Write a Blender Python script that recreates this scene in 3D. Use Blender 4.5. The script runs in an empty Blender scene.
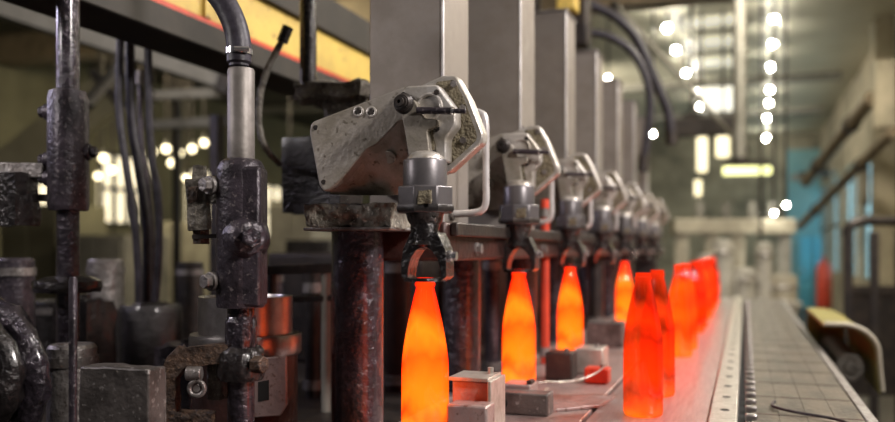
import bpy, bmesh, math, random
from mathutils import Vector, Matrix, noise
random.seed(7)
SC = bpy.context.scene
COL = SC.collection
PI = math.pi

# ------------------------------------------------------------------ camera frame
F = 850.0
YAW = math.atan((745 - 447.5) / F)
CZ = 1.31
CR = Vector((math.cos(YAW), math.sin(YAW), 0))
CF = Vector((-math.sin(YAW), math.cos(YAW), 0))

def W(u, v, d):
    """world point seen at photo position (u, v), d metres deep"""
    p = CR * ((u - 447.5) / F * d) + CF * d
    return Vector((p.x, p.y, CZ + (250 - v) / F * d))

def PY(u, v, Y):
    k = CR * ((u - 447.5) / F) + CF
    return W(u, v, Y / k.y)

def PX(u, v, X):
    k = CR * ((u - 447.5) / F) + CF
    return W(u, v, X / k.x)

def PZ(u, v, z):
    return W(u, v, (z - CZ) * F / (250 - v))

def S(px, d):
    return px * d / F

# ------------------------------------------------------------------ materials
def mat(name, col, rough=0.5, metal=0.0, col2=None, scale=20, bump=0.0, bscale=60, spots=None, emit=None, estr=0,
        coat=0.0, thresh=(0.4, 0.62), stretch=None, rough2=None):
    m = bpy.data.materials.new(name)
    m.use_nodes = True
    nt = m.node_tree
    N, L = nt.nodes, nt.links
    b = N['Principled BSDF']
    b.inputs['Base Color'].default_value = (*col, 1)
    b.inputs['Roughness'].default_value = rough
    b.inputs['Metallic'].default_value = metal
    b.inputs['Coat Weight'].default_value = coat
    b.inputs['Coat Roughness'].default_value = 0.15
    g = N.new('ShaderNodeNewGeometry')
    src = g.outputs['Position']
    if stretch:
        mp = N.new('ShaderNodeMapping')
        mp.inputs['Scale'].default_value = stretch
        L.new(src, mp.inputs['Vector'])
        src = mp.outputs['Vector']
    if col2:
        n = N.new('ShaderNodeTexNoise')
        n.inputs['Scale'].default_value = scale
        n.inputs['Detail'].default_value = 6
        n.inputs['Roughness'].default_value = 0.65
        L.new(src, n.inputs['Vector'])
        r = N.new('ShaderNodeValToRGB')
        r.color_ramp.elements[0].position = thresh[0]
        r.color_ramp.elements[1].position = thresh[1]
        r.color_ramp.elements[0].color = (*col, 1)
        r.color_ramp.elements[1].color = (*col2, 1)
        L.new(n.outputs['Fac'], r.inputs['Fac'])
        out = r.outputs['Color']
        if spots:
            n2 = N.new('ShaderNodeTexNoise')
            n2.inputs['Scale'].default_value = scale * 5
            n2.inputs['Detail'].default_value = 3
            L.new(src, n2.inputs['Vector'])
            r2 = N.new('ShaderNodeValToRGB')
            r2.color_ramp.elements[0].position = 0.60
            r2.color_ramp.elements[1].position = 0.68
            r2.color_ramp.elements[0].color = (0, 0, 0, 1)
            r2.color_ramp.elements[1].color = (1, 1, 1, 1)
            L.new(n2.outputs['Fac'], r2.inputs['Fac'])
            mx = N.new('ShaderNodeMix')
            mx.data_type = 'RGBA'
            L.new(r2.outputs['Color'], mx.inputs[0])
            L.new(out, mx.inputs[6])
            mx.inputs[7].default_value = (*spots, 1)
            out = mx.outputs[2]
        L.new(out, b.inputs['Base Color'])
        if rough2 is not None:
            mr = N.new('ShaderNodeMapRange')
            mr.inputs['From Min'].default_value = thresh[0]
            mr.inputs['From Max'].default_value = thresh[1]
            mr.inputs['To Min'].default_value = rough
            mr.inputs['To Max'].default_value = rough2
            L.new(n.outputs['Fac'], mr.inputs['Value'])
            L.new(mr.outputs['Result'], b.inputs['Roughness'])
    if bump:
        n3 = N.new('ShaderNodeTexNoise')
        n3.inputs['Scale'].default_value = bscale
        n3.inputs['Detail'].default_value = 5
        L.new(src, n3.inputs['Vector'])
        bp = N.new('ShaderNodeBump')
        bp.inputs['Strength'].default_value = bump
        bp.inputs['Distance'].default_value = 0.01
        L.new(n3.outputs['Fac'], bp.inputs['Height'])
        L.new(bp.outputs['Normal'], b.inputs['Normal'])
    if emit:
        b.inputs['Emission Color'].default_value = (*emit, 1)
        b.inputs['Emission Strength'].default_value = estr
    return m

M = {}
M['casing'] = mat('casing_steel', (.34, .305, .28), .36, .55, (.24, .21, .185), 5, .02, 60, rough2=.5)
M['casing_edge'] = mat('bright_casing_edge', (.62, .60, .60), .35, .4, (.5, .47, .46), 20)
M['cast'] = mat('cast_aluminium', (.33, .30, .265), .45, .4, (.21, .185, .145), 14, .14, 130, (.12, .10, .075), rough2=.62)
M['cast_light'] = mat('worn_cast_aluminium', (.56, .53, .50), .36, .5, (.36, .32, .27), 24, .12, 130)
M['dirt'] = mat('caked_dirt', (.20, .17, .11), .85, 0, (.12, .10, .065), 70, .9, 160)
M['grease'] = mat('greasy_black_metal', (.012, .010, .010), .24, .3, (.03, .025, .025), 40, .55, 90, coat=.5)
M['grease_grey'] = mat('greasy_grey_crust', (.13, .115, .095), .5, .2, (.045, .038, .03), 35, .8, 70, (.21, .185, .15))
M['purple'] = mat('purple_grey_painted_steel', (.062, .050, .062), .36, .35, (.022, .018, .022), 26, .25, 120, (.15, .13, .135))
M['purple_wet'] = mat('oily_purple_steel', (.05, .04, .052), .2, .4, (.02, .016, .02), 45, .8, 70, coat=.7)
M['dark'] = mat('dark_machine_iron', (.022, .019, .019), .45, .4, (.045, .035, .03), 15, .3, 50)
M['darkred'] = mat('dark_oxide_beam', (.055, .022, .018), .45, .3, (.028, .014, .012), 14, .3, 50)
M['steel'] = mat('turned_steel', (.36, .335, .33), .30, .85, (.24, .22, .215), 25, .05, 90)
M['steel_rough'] = mat('worn_steel', (.30, .28, .27), .42, .6, (.16, .14, .13), 35, .35, 90, (.09, .075, .065))
M['chrome'] = mat('polished_steel', (.66, .64, .65), .18, .9)
M['rust'] = mat('rusty_iron', (.085, .05, .032), .6, .2, (.03, .02, .016), 40, .7, 80, (.15, .09, .055))
M['rubber'] = mat('black_rubber_hose', (.020, .017, .022), .42, 0, (.045, .04, .052), 30, .12, 90)
M['yellow'] = mat('yellow_painted_beam', (.62, .45, .10), .5, 0, (.50, .35, .085), 8, .1, 30, (.33, .22, .07))
M['red'] = mat('red_paint_and_glow', (.62, .055, .02), .45, 0, (.42, .04, .02), 16, .1, 40)  # red paint; also colours the glow on one plate-edge block
M['block'] = mat('grey_scale_block', (.12, .105, .098), .5, .3, (.055, .047, .043), 18, .2, 100, (.26, .24, .23))
M['pinksteel'] = mat('scaled_steel_glow_tint', (.40, .30, .28), .38, .55, (.32, .25, .24), 18, .3, 60, (.2, .13, .11))  # pink tint holds the red glow reflected from the bottles
M['belt'] = mat('worn_conveyor_steel', (.40, .36, .35), .30, .6, (.29, .25, .25), 16, .12, 90, stretch=(8, .6, 1))
M['strip'] = mat('bare_steel_strip', (.58, .55, .50), .32, .6, (.42, .39, .34), 30, .2, 80)
M['deck'] = mat('oily_wire_deck', (.125, .10, .072), .42, .4, (.05, .04, .03), 8, .25, 50, stretch=(2.2, 1.0, 1))
M['darkbeam'] = mat('dark_beam_paint', (.018, .015, .012), .7, 0, (.03, .024, .018), 6)  # near-black beam colour, darker than the grey beams
M['glowred'] = mat('glow_reddened_block', (.36, .13, .10), .5, .3, (.42, .30, .27), 20, .2, 90)  # red glow of the bottles put into the block's colour
M['gap'] = mat('black_slot', (.006, .006, .006), 1.0)
M['olive'] = mat('olive_yellow_guard', (.30, .26, .06), .5, .1, (.17, .145, .035), 14, .2, 30)
M['cream'] = mat('cream_machine_paint', (.42, .385, .30), .5, 0, (.30, .27, .21), 7, .1, 30)
M['white'] = mat('pale_grey_machine_paint', (.44, .42, .37), .5, 0, (.32, .30, .26), 6, .1, 30)
M['hallgrey'] = mat('grey_beam_paint', (.26, .25, .22), .6, .1, (.19, .18, .155), 6)
M['brown'] = mat('brown_pipe_paint', (.22, .17, .11), .55, .1, (.15, .115, .075), 8)
M['floor'] = mat('oily_concrete_floor', (.085, .075, .062), .5, 0, (.05, .045, .038), 2.5, .2, 20)
M['ceil'] = mat('pale_ceiling_sheet', (.62, .59, .47), .5, 0, (.52, .49, .38), 1.2)
M['darkroof'] = mat('shade_dark_roof_sheet', (.05, .045, .03), .8, 0, (.03, .028, .02), 1.5)  # unlit look of the left roof put into the sheet colour
M['crust'] = mat('grey_dust_crust', (.21, .19, .155), .8, .1, (.07, .06, .048), 30, .8, 70, (.36, .33, .28))
M['gunmetal'] = mat('smooth_gunmetal', (.13, .12, .125), .38, .5, (.09, .082, .085), 12, .03, 100)
M['tube_steel'] = mat('dull_steel_tube', (.21, .19, .175), .50, .45, (.14, .125, .112), 22, .06, 120)
M['wallr'] = mat('pale_plaster_wall', (.52, .46, .34), .8, 0, (.28, .25, .18), 1.4)
M['wallb'] = mat('dusty_back_wall', (.36, .33, .25), .8, 0, (.16, .15, .115), 1.2)
M['walll'] = mat('olive_hall_wall', (.22, .20, .12), .8, 0, (.14, .125, .075), 1.0)
M['bluedoor'] = mat('blue_door_paint', (.10, .42, .60), .4, 0, (.13, .50, .68), 3)
M['bluelight_wall'] = mat('blue_window_light_wall', (.16, .36, .42), .6, 0, (.22, .42, .46), 2)  # diffuse blue window light put into the wall colour
M['glow_day'] = mat('daylit_glass', (.6, .8, .85), .2, 0, emit=(.38, .80, 1.0), estr=1.0)
M['glow_cream'] = mat('lit_window_glass', (.8, .75, .6), .3, 0, emit=(1.0, .86, .58), estr=1.5)
M['glow_sky'] = mat('lit_skylight_sheet', (.8, .8, .7), .3, 0, emit=(1.0, .93, .74), estr=.6)
M['glow_sky_bright'] = mat('sunlit_skylight_sheet', (.8, .8, .7), .3, 0, emit=(1.0, .94, .78), estr=1.5)
M['bulb'] = mat('lamp_glass', (1, 1, 1), .3, 0, emit=(1.0, .96, .82), estr=150)
M['bulb_warm'] = mat('warm_lamp_glass', (1, 1, 1), .3, 0, emit=(1.0, .84, .50), estr=5)
M['lantern'] = mat('lantern_glass', (1, 1, 1), .3, 0, emit=(1.0, .86, .50), estr=1.5)
M['tube'] = mat('greenish_tube_glass', (1, 1, .8), .3, 0, emit=(1.0, 1.0, .42), estr=2.2)

def bottle_mat(name, vol, vstr, ramp, surf, seed, tint):
    """red-hot glass: clear skin over glowing melt, its temperature drifting along the height"""
    m = bpy.data.materials.new(name)
    m.use_nodes = True
    nt = m.node_tree
    N, L = nt.nodes, nt.links
    N.clear()
    out = N.new('ShaderNodeOutputMaterial')
    tc = N.new('ShaderNodeTexCoord')
    mp = N.new('ShaderNodeMapping')
    mp.inputs['Location'].default_value = (seed, seed * .7, seed * .3)
    mp.inputs['Scale'].default_value = (22, 22, 13)
    L.new(tc.outputs['Object'], mp.inputs['Vector'])
    n = N.new('ShaderNodeTexNoise')
    n.inputs['Scale'].default_value = 1.0
    n.inputs['Detail'].default_value = 2
    L.new(mp.outputs['Vector'], n.inputs['Vector'])
    sx = N.new('ShaderNodeSeparateXYZ')
    L.new(tc.outputs['Object'], sx.inputs[0])
    ma = N.new('ShaderNodeMath')
    ma.operation = 'MULTIPLY_ADD'
    ma.inputs[1].default_value = .10
    L.new(n.outputs['Fac'], ma.inputs[0])
    L.new(sx.outputs['Z'], ma.inputs[2])
    mr = N.new('ShaderNodeMapRange')
    mr.inputs['From Min'].default_value = .05
    mr.inputs['From Max'].default_value = .32
    L.new(ma.outputs[0], mr.inputs['Value'])
    r = N.new('ShaderNodeValToRGB')
    els = r.color_ramp.elements
    while len(els) < len(ramp):
        els.new(.5)
    for e_, (p_, c_) in zip(els, ramp):
        e_.position = p_
        e_.color = (*c_, 1)
    L.new(mr.outputs['Result'], r.inputs['Fac'])
    e = N.new('ShaderNodeEmission')
    e.inputs['Strength'].default_value = surf
    L.new(r.outputs['Color'], e.inputs['Color'])
    t = N.new('ShaderNodeBsdfTransparent')
    t.inputs['Color'].default_value = (*tint, 1)
    a = N.new('ShaderNodeAddShader')
    L.new(e.outputs[0], a.inputs[0])
    L.new(t.outputs[0], a.inputs[1])
    gl = N.new('ShaderNodeBsdfGlossy')
    gl.inputs['Roughness'].default_value = .05
    mx = N.new('ShaderNodeMixShader')
    mx.inputs[0].default_value = .06
    L.new(a.outputs[0], mx.inputs[1])
    L.new(gl.outputs[0], mx.inputs[2])
    L.new(mx.outputs[0], out.inputs['Surface'])
    ve = N.new('ShaderNodeEmission')
    ve.inputs['Color'].default_value = (*vol, 1)
    ve.inputs['Strength'].default_value = vstr
    L.new(ve.outputs[0], out.inputs['Volume'])
    return m

M['hot'] = bottle_mat('orange_hot_glass', (1, .60, .025), 7.0,
                      [(0, (1, .02, .001)), (.12, (1, .12, .005)), (.2, (.8, .005, .001)), (.28, (1, .10, .003)), (.42, (1, .06, .002)), (.55, (1, .015, .001)), (.68, (1, .13, .005)), (.80, (.9, .008, .001)), (1, (.85, .004, .001))],
                      1.5, 0, (.72, .46, .25))
M['mid'] = bottle_mat('orange_red_glass', (1, .30, .010), 5.0,
                      [(0, (1, .12, .004)), (.15, (1, .05, .002)), (.25, (.5, .003, .001)), (.4, (1, .05, .002)), (.6, (1, .015, .001)), (.75, (1, .06, .002)), (.85, (.4, .004, .001)), (1, (.9, .01, .001))],
                      1.1, 1.5, (.72, .40, .18))
M['warm'] = bottle_mat('red_hot_glass', (1, .20, .006), 3.0,
                       [(0, (1, .20, .007)), (.07, (1, .07, .002)), (.15, (.16, .001, .001)), (.26, (1, .035, .001)), (.42, (.8, .02, .001)), (.55, (.16, .001, .001)), (.68, (1, .03, .001)), (.82, (.11, .001, .001)), (1, (.9, .03, .003))],
                       .70, 3, (.70, .30, .12))
M['rubber'].node_tree.nodes['Principled BSDF'].inputs['Specular IOR Level'].default_value = .3

# ------------------------------------------------------------------ mesh builder
class MB:
    def __init__(self):
        self.bm = bmesh.new()

    def box(self, lo, hi, rot=None, piv=None):
        lo, hi = Vector(lo), Vector(hi)
        c = (lo + hi) / 2
        s = hi - lo
        mtx = Matrix.Translation(c) @ Matrix.Diagonal((abs(s.x), abs(s.y), abs(s.z), 1))
        if rot is not None:
            p = Vector(piv) if piv is not None else c
            mtx = Matrix.Translation(p) @ rot.to_4x4() @ Matrix.Translation(-p) @ mtx
        bmesh.ops.create_cube(self.bm, size=1, matrix=mtx)
        return self

    def bar(self, p0, p1, w, h, up=(0, 0, 1)):
        p0, p1 = Vector(p0), Vector(p1)
        d = (p1 - p0)
        L = d.length
        d.normalize()
        up = Vector(up)
        s = d.cross(up)
        if s.length < 1e-4:
            s = d.cross(Vector((1, 0, 0)))
        s.normalize()
        n = s.cross(d).normalized()
        R = Matrix((s, d, n)).transposed().to_4x4()
        mtx = Matrix.Translation((p0 + p1) / 2) @ R @ Matrix.Diagonal((w, L, h, 1))
        bmesh.ops.create_cube(self.bm, size=1, matrix=mtx)
        return self

    def cyl(self, p0, p1, r0, r1=None, n=24):
        p0, p1 = Vector(p0), Vector(p1)
        r1 = r0 if r1 is None else r1
        d = p1 - p0
        q = d.to_track_quat('Z', 'Y').to_matrix().to_4x4()
        mtx = Matrix.Translation((p0 + p1) / 2) @ q
        bmesh.ops.create_cone(self.bm, cap_ends=True, segments=n, radius1=r0, radius2=r1, depth=d.length, matrix=mtx)
        return self

    def lathe(self, prof, c, axis=(0, 0, 1), n=32, close=True):
        c = Vector(c)
        q = Vector(axis).to_track_quat('Z', 'Y').to_matrix()
        rings = []
        for r, z in prof:
            if r < 1e-6:
                rings.append([self.bm.verts.new(c + q @ Vector((0, 0, z)))])
            else:
                rings.append([self.bm.verts.new(c + q @ Vector((r * math.cos(2 * PI * i / n), r * math.sin(2 * PI * i / n), z))) for i in range(n)])
        for a, b in zip(rings, rings[1:]):
            for i in range(n):
                j = (i + 1) % n
                if len(a) == 1 and len(b) == 1:
                    continue
                if len(a) == 1:
                    self.bm.faces.new((a[0], b[j], b[i]))
                elif len(b) == 1:
                    self.bm.faces.new((a[i], a[j], b[0]))
                else:
                    self.bm.faces.new((a[i], a[j], b[j], b[i]))
        return self

    def tube(self, pts, r, n=12, sub=6, taper=None, smooth=True):
        pts = [Vector(p) for p in pts]
        if smooth and len(pts) > 2:
            out = []
            for i in range(len(pts) - 1):
                p0 = pts[max(i - 1, 0)]; p1 = pts[i]; p2 = pts[i + 1]; p3 = pts[min(i + 2, len(pts) - 1)]
                for k in range(sub):
                    t = k / sub
                    out.append(.5 * ((2 * p1) + (p2 - p0) * t + (2 * p0 - 5 * p1 + 4 * p2 - p3) * t * t + (3 * p1 - p0 - 3 * p2 + p3) * t ** 3))
            out.append(pts[-1])
            pts = out
        rings = []
        ref = None
        for i, p in enumerate(pts):
            d = (pts[min(i + 1, len(pts) - 1)] - pts[max(i - 1, 0)]).normalized()
            if ref is None:
                ref = Vector((0, 1, 0)) if abs(d.y) < .9 else Vector((1, 0, 0))
            s = (ref - d * ref.dot(d)).normalized()
            ref = s
            t = d.cross(s)
            rr = r if taper is None else r * taper(i / (len(pts) - 1))
            rings.append([self.bm.verts.new(p + (s * math.cos(2 * PI * k / n) + t * math.sin(2 * PI * k / n)) * rr) for k in range(n)])
        for a, b in zip(rings, rings[1:]):
            for k in range(n):
                j = (k + 1) % n
                self.bm.faces.new((a[k], a[j], b[j], b[k]))
        self.bm.faces.new(rings[0][::-1])
        self.bm.faces.new(rings[-1])
        return self

    def prism(self, pts, vec):
        vec = Vector(vec)
        a = [self.bm.verts.new(Vector(p)) for p in pts]
        b = [self.bm.verts.new(Vector(p) + vec) for p in pts]
        n = len(a)
        self.bm.faces.new(a)
        self.bm.faces.new(b[::-1])
        for i in range(n):
            j = (i + 1) % n
            self.bm.faces.new((a[j], a[i], b[i], b[j]))
        return self

    def strip_prism(self, top, bot, back):
        """facets between two edge lines, closed behind"""
        bm = self.bm
        t = [bm.verts.new(Vector(p)) for p in top]
        b = [bm.verts.new(Vector(p)) for p in bot]
        back = Vector(back)
        t2 = [bm.verts.new(Vector(p) + back) for p in top]
        b2 = [bm.verts.new(Vector(p) + back) for p in bot]
        for q in range(len(t) - 1):
            bm.faces.new((t[q], t[q + 1], b[q + 1], b[q]))
            bm.faces.new((t2[q + 1], t2[q], b2[q], b2[q + 1]))
            bm.faces.new((t[q + 1], t[q], t2[q], t2[q + 1]))
            bm.faces.new((b[q], b[q + 1], b2[q + 1], b2[q]))
        bm.faces.new((t[0], b[0], b2[0], t2[0]))
        bm.faces.new((b[-1], t[-1], t2[-1], b2[-1]))
        return self

    def torus(self, c, R, r, axis=(0, 0, 1), n=32, k=10, a0=0, a1=2 * PI):
        c = Vector(c)
        q = Vector(axis).to_track_quat('Z', 'Y').to_matrix()
        full = abs(a1 - a0 - 2 * PI) < 1e-4
        cnt = n if full else n + 1
        rings = []
        for i in range(cnt):
            a = a0 + (a1 - a0) * i / n
            rings.append([self.bm.verts.new(c + q @ Vector(((R + r * math.cos(2 * PI * j / k)) * math.cos(a), (R + r * math.cos(2 * PI * j / k)) * math.sin(a), r * math.sin(2 * PI * j / k)))) for j in range(k)])
        for i in range(n if full else n):
            a = rings[i]; b = rings[(i + 1) % cnt]
            for j in range(k):
                l = (j + 1) % k
                self.bm.faces.new((a[j], b[j], b[l], a[l]))
        if not full:
            self.bm.faces.new(rings[0]); self.bm.faces.new(rings[-1][::-1])
        return self

    def hexbolt(self, c, axis, r, h):
        axis = Vector(axis).normalized()
        c = Vector(c)
        self.cyl(c, c + axis * h * .3, r * 1.35, n=20)
        self.cyl(c + axis * h * .3, c + axis * h, r, n=6)
        return self

    def sphere(self, c, r, sc=(1, 1, 1), n=16):
        mtx = Matrix.Translation(Vector(c)) @ Matrix.Diagonal((*sc, 1))
        bmesh.ops.create_uvsphere(self.bm, u_segments=n * 2, v_segments=n, radius=r, matrix=mtx)
        return self

    def lump(self, cuts, amp, scale, seed=0.0):
        """hammered / crusted relief: real vertex relief along the normals"""
        bmesh.ops.triangulate(self.bm, faces=[f for f in self.bm.faces if len(f.verts) > 4])
        for _ in range(cuts):
            bmesh.ops.subdivide_edges(self.bm, edges=self.bm.edges[:], cuts=1, use_grid_fill=True)
        self.bm.normal_update()
        off = Vector((seed, seed * 1.3, seed * .7))
        mv = []
        for v in self.bm.verts:
            k = noise.fractal((v.co + off) * scale, 1.0, 2.0, 3)
            mv.append((v, v.normal * (k * amp)))
        for v, d in mv:
            v.co += d
        return self

    def build(self, name, m, parent=None, bevel=0.0, seg=2, smooth=35):
        bm = self.bm
        bmesh.ops.recalc_face_normals(bm, faces=bm.faces[:])
        org = Vector((0, 0, 0))
        p = parent
        while p is not None:
            org += p.location
            p = p.parent
        if parent is None:
            # origin at the base centre
            xs = [v.co for v in bm.verts]
            lo = Vector((min(v.x for v in xs), min(v.y for v in xs), min(v.z for v in xs)))
            hi = Vector((max(v.x for v in xs), max(v.y for v in xs), max(v.z for v in xs)))
            org = Vector(((lo.x + hi.x) / 2, (lo.y + hi.y) / 2, lo.z))
        bmesh.ops.translate(bm, verts=bm.verts[:], vec=-org)
        me = bpy.data.meshes.new(name)
        bm.to_mesh(me)
        bm.free()
        if smooth:
            me.polygons.foreach_set('use_smooth', [True] * len(me.polygons))
            me.set_sharp_from_angle(angle=math.radians(smooth))
        me.materials.append(M[m] if isinstance(m, str) else m)
        o = bpy.data.objects.new(name, me)
        COL.objects.link(o)
        if parent is None:
            o.location = org
        else:
            o.parent = parent
        if bevel:
            b = o.modifiers.new('bevel', 'BEVEL')
            b.width = bevel
            b.segments = seg
            b.limit_method = 'ANGLE'
            b.angle_limit = math.radians(40)
            b.harden_normals = False
        return o

def tag(o, label, cat, group=None):
    o['label'] = label
    o['category'] = cat
    if group:
        o['group'] = group
    return o

def thing(name, label, cat, loc, group=None):
    o = bpy.data.objects.new(name, None)
    o.empty_display_size = .05
    COL.objects.link(o)
    o.location = Vector(loc)
    return tag(o, label, cat, group)

def struct(o):
    o['kind'] = 'structure'
    return o

def dup(root, off, label=None, group=None):
    def cp(o, par):
        c = o.copy()
        COL.objects.link(c)
        c.parent = par
        for ch in o.children:
            cp(ch, c)
        return c
    kids = list(root.children)
    r = root.copy()
    COL.objects.link(r)
    r.location = root.location + Vector(off)
    for ch in kids:
        cp(ch, r)
    if label:
        r['label'] = label
    if group:
        r['group'] = group
    return r

def rnd_poly(pts, r, k=4):
    """round the corners of a planar polygon (3-D points)"""
    out = []
    n = len(pts)
    for i in range(n):
        a, b, c = Vector(pts[i - 1]), Vector(pts[i]), Vector(pts[(i + 1) % n])
        da, dc = (a - b), (c - b)
        ra = min(r, da.length * .45); rc = min(r, dc.length * .45)
        p = b + da.normalized() * ra
        q = b + dc.normalized() * rc
        for j in range(k + 1):
            t = j / k
            out.append(p * (1 - t) ** 2 + b * 2 * t * (1 - t) + q * t * t)
    return out

# ================================================================== SETTING
struct(MB().box((-10, -4, -.1), (3.5, 24, 0)).build('floor', 'floor', smooth=0))
struct(MB().box((-2.3, -4, 4.0), (3.5, 24, 4.1)).build('ceiling', 'ceil', smooth=0))
struct(MB().box((-10, -4, 4.0), (-2.3, 24, 4.1)).build('ceiling', 'darkroof', smooth=0))
struct(MB().box((-10.1, -4, 0), (-9, 24, 4)).build('wall_left', 'walll', smooth=0))
struct(MB().box((-9, 21, 0), (3.5, 21.2, 4)).build('wall_back', 'wallb', smooth=0))
WR = 1.62
struct(MB().box((WR, 2, 0), (WR + .2, 12.0, 4)).box((WR, 12.0, 0), (WR + .2, 20.99, .9)).box((WR, 12.0, 2.7), (WR + .2, 20.99, 4))
       .build('wall_right', 'wallr', smooth=0))
# wall pieces between the right hand windows
wy = [12.0, 14.2, 16.6, 19.0, 20.99]
mb = MB()
for y in wy[1:-1]:
    mb.box((WR, y - .3, .9), (WR + .2, y + .3, 2.7))
struct(mb.build('trim_1', 'wallr', smooth=0))
for i in range(4):
    y0 = wy[i] + (.3 if i else 0) ; y1 = wy[i + 1] - (.3 if i < 3 else 0)
    w = struct(MB().box((WR + .10, y0, .9), (WR + .12, y1, 2.7)).build('window_%d' % (i + 1), 'glow_day', smooth=0))
    f = MB()
    for t in (0, .5, 1):
        yy = y0 + (y1 - y0) * t
        f.box((WR + .03, max(y0, yy - .03), .9), (WR + .09, min(y1, yy + .03), 2.7))
    f.box((WR + .03, y0, 1.75), (WR + .09, y1, 1.81))
    f.build('window_frame', 'hallgrey', w, smooth=0)
# wall columns and cross beams of the hall
mb = MB()
for y in (8.6, 11.0):
    mb.box((WR - .22, y - .16, 0), (WR, y + .16, 4))
struct(mb.build('trim_2', 'wallr', smooth=0, bevel=.02))
struct(MB().box((-8.9, 8.2, 3.66), (WR - .25, 8.5, 4)).build('trim_3', 'brown', smooth=0))
struct(MB().box((-8.9, 14.0, 3.9), (WR - .25, 14.2, 4)).box((-8.9, 17.4, 3.9), (WR - .25, 17.6, 4)).build('trim_4', 'hallgrey', smooth=0))
# bright skylight sheets over the far end of the hall
SKY = [(-.36, 10.2, .62, .4), (-.38, 11.2, .66, .5), (-.42, 12.4, .7, .6), (-.45, 14.3, .7, .9), (-.48, 15.5, .7, 1.6)]
for i, (x, y, w_, l_) in enumerate(SKY):
    o = struct(MB().box((x - w_ / 2, y, 3.97), (x + w_ / 2, y + l_, 3.99)).build('window_%d' % (i + 5), 'glow_sky' if i < 3 else 'glow_sky_bright', smooth=0))
    f = MB()
    f.box((x - w_ / 2 - .04, y - .04, 3.95), (x - w_ / 2, y + l_ + .04, 3.999)).box((x + w_ / 2, y - .04, 3.95), (x + w_ / 2 + .04, y + l_ + .04, 3.999))
    f.build('window_frame', 'hallgrey', o, smooth=0)
# blue end: panel coloured as blue window light, doors in the back wall, right of the frame
struct(MB().box((.9, 20.93, 0), (1.61, 20.99, 3.6)).build('trim_5', 'bluelight_wall', smooth=0))
for i, (ua, ub, va, vb) in enumerate([(799, 812, 240, 303), (815, 836, 238, 303)]):
    d = 20.0
    a = PY(ua, 250, 20.9); b = PY(ub, 250, 20.9)
    door = struct(MB().box((a.x, 20.86, 0), (min(b.x, 1.6), 20.92, 1.62)).build('door_%d' % (i + 1), 'bluedoor', smooth=0))
    MB().sphere((a.x + .06, 20.84, .85), .04).build('door_handle', 'chrome', door)
# left hall wall windows
k = 9
for (y0, y1, z0, z1) in [(8.6, 9.7, 1.7, 2.75), (10.1, 11.2, 1.7, 2.75), (12.2, 13.4, 1.6, 2.7), (14.2, 15.6, 1.55, 2.6), (17.0, 18.4, 1.5, 2.6)]:
    k += 1
    o = struct(MB().box((-8.99, y0, z0), (-8.96, y1, z1)).build('window_%d' % k, 'glow_cream', smooth=0))
    f = MB()
    for t in (0, .25, .5, .75, 1):
        f.box((-8.95, y0 + (y1 - y0) * t - .03, z0), (-8.9, y0 + (y1 - y0) * t + .03, z1))
    for z in (z0, (z0 + z1) / 2, z1):
        f.box((-8.95, y0, z - .03), (-8.9, y1, z + .03))
    f.build('window_frame', 'dark', o, smooth=0)

# ================================================================== CEILING LAMPS
def lamp(p, r, label, bulb='bulb', group='round ceiling lamps'):
    t = thing('ceiling_lamp', label, 'lamp', (p.x, p.y, p.z), group)
    MB().lathe([(r * .3, .02 + r * 1.6), (r * .45, .02 + r * 1.1), (r * .5, r * .82), (r * .4, r * .86), (r * .2, r * 1.5)], p, n=20).build('lamp_shade', 'hallgrey', t)
    MB().sphere(p, r, n=10).build('bulb', bulb, t)
    MB().cyl((p.x, p.y, p.z + r * 1.5), (p.x, p.y, 4.0), .012, n=8).build('drop_rod', 'dark', t)
    return t

ORD = ['first', 'second', 'third', 'fourth', 'fifth', 'sixth', 'seventh', 'eighth']
for i, (u, v) in enumerate([(774, 19), (773, 44), (771, 67), (770, 90), (769, 103), (767, 118), (766, 138), (766, 147)]):
    p = PZ(u, v, 3.8)
    lamp(p, .034 if i < 6 else .04, 'bright round lamp, %s from the top of the right hand ceiling row' % ORD[i])
for i, (u, v) in enumerate([(667, 28), (676, 50), (686, 73), (695, 93), (699, 107)]):
    p = PZ(u, v, 3.8)
    lamp(p, .034, 'bright round lamp, %s from the top of the slanting left ceiling row' % ORD[i])
for i, (u, v) in enumerate([(653, 134), (608, 78)]):
    p = W(u, v, 9.5)
    lamp(p, .018, ['small bright lamp low behind the hanging black hoses', 'small bright lamp just right of the fourth tall casing'][i])
LB = [(103, 158), (112, 170), (98, 176), (152, 152), (166, 149), (179, 153), (192, 149), (204, 143), (140, 166), (172, 163), (113, 241), (290, 262), (186, 178)]
WH = ['leftmost high lamp beside the bolted clamp post', 'lower lamp just right of the bolted clamp post', 'lowest lamp hard against the bolted clamp post', 'lamp in the row behind the dark hoses, leftmost',
      'lamp in the row behind the dark hoses, second from left', 'lamp in the row behind the dark hoses, third from left', 'lamp in the row behind the dark hoses, fourth from left',
      'lamp in the row behind the dark hoses, nearest the steel tube', 'lamp between two dark hoses', 'lamp below the row behind the dark hoses',
      'low lamp under the clamp post, left of the dark hoses', 'low lamp behind the steel ring, right of the post', 'faint lamp beside the post bracket']
for i, (u, v) in enumerate(LB):
    p = W(u, v, 9.0 + .3 * (i % 4))
    lamp(p, .040 if i < 10 else .03, 'blurred warm ' + WH[i], 'bulb_warm', 'warm lamps in the hall behind the machine')
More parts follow.
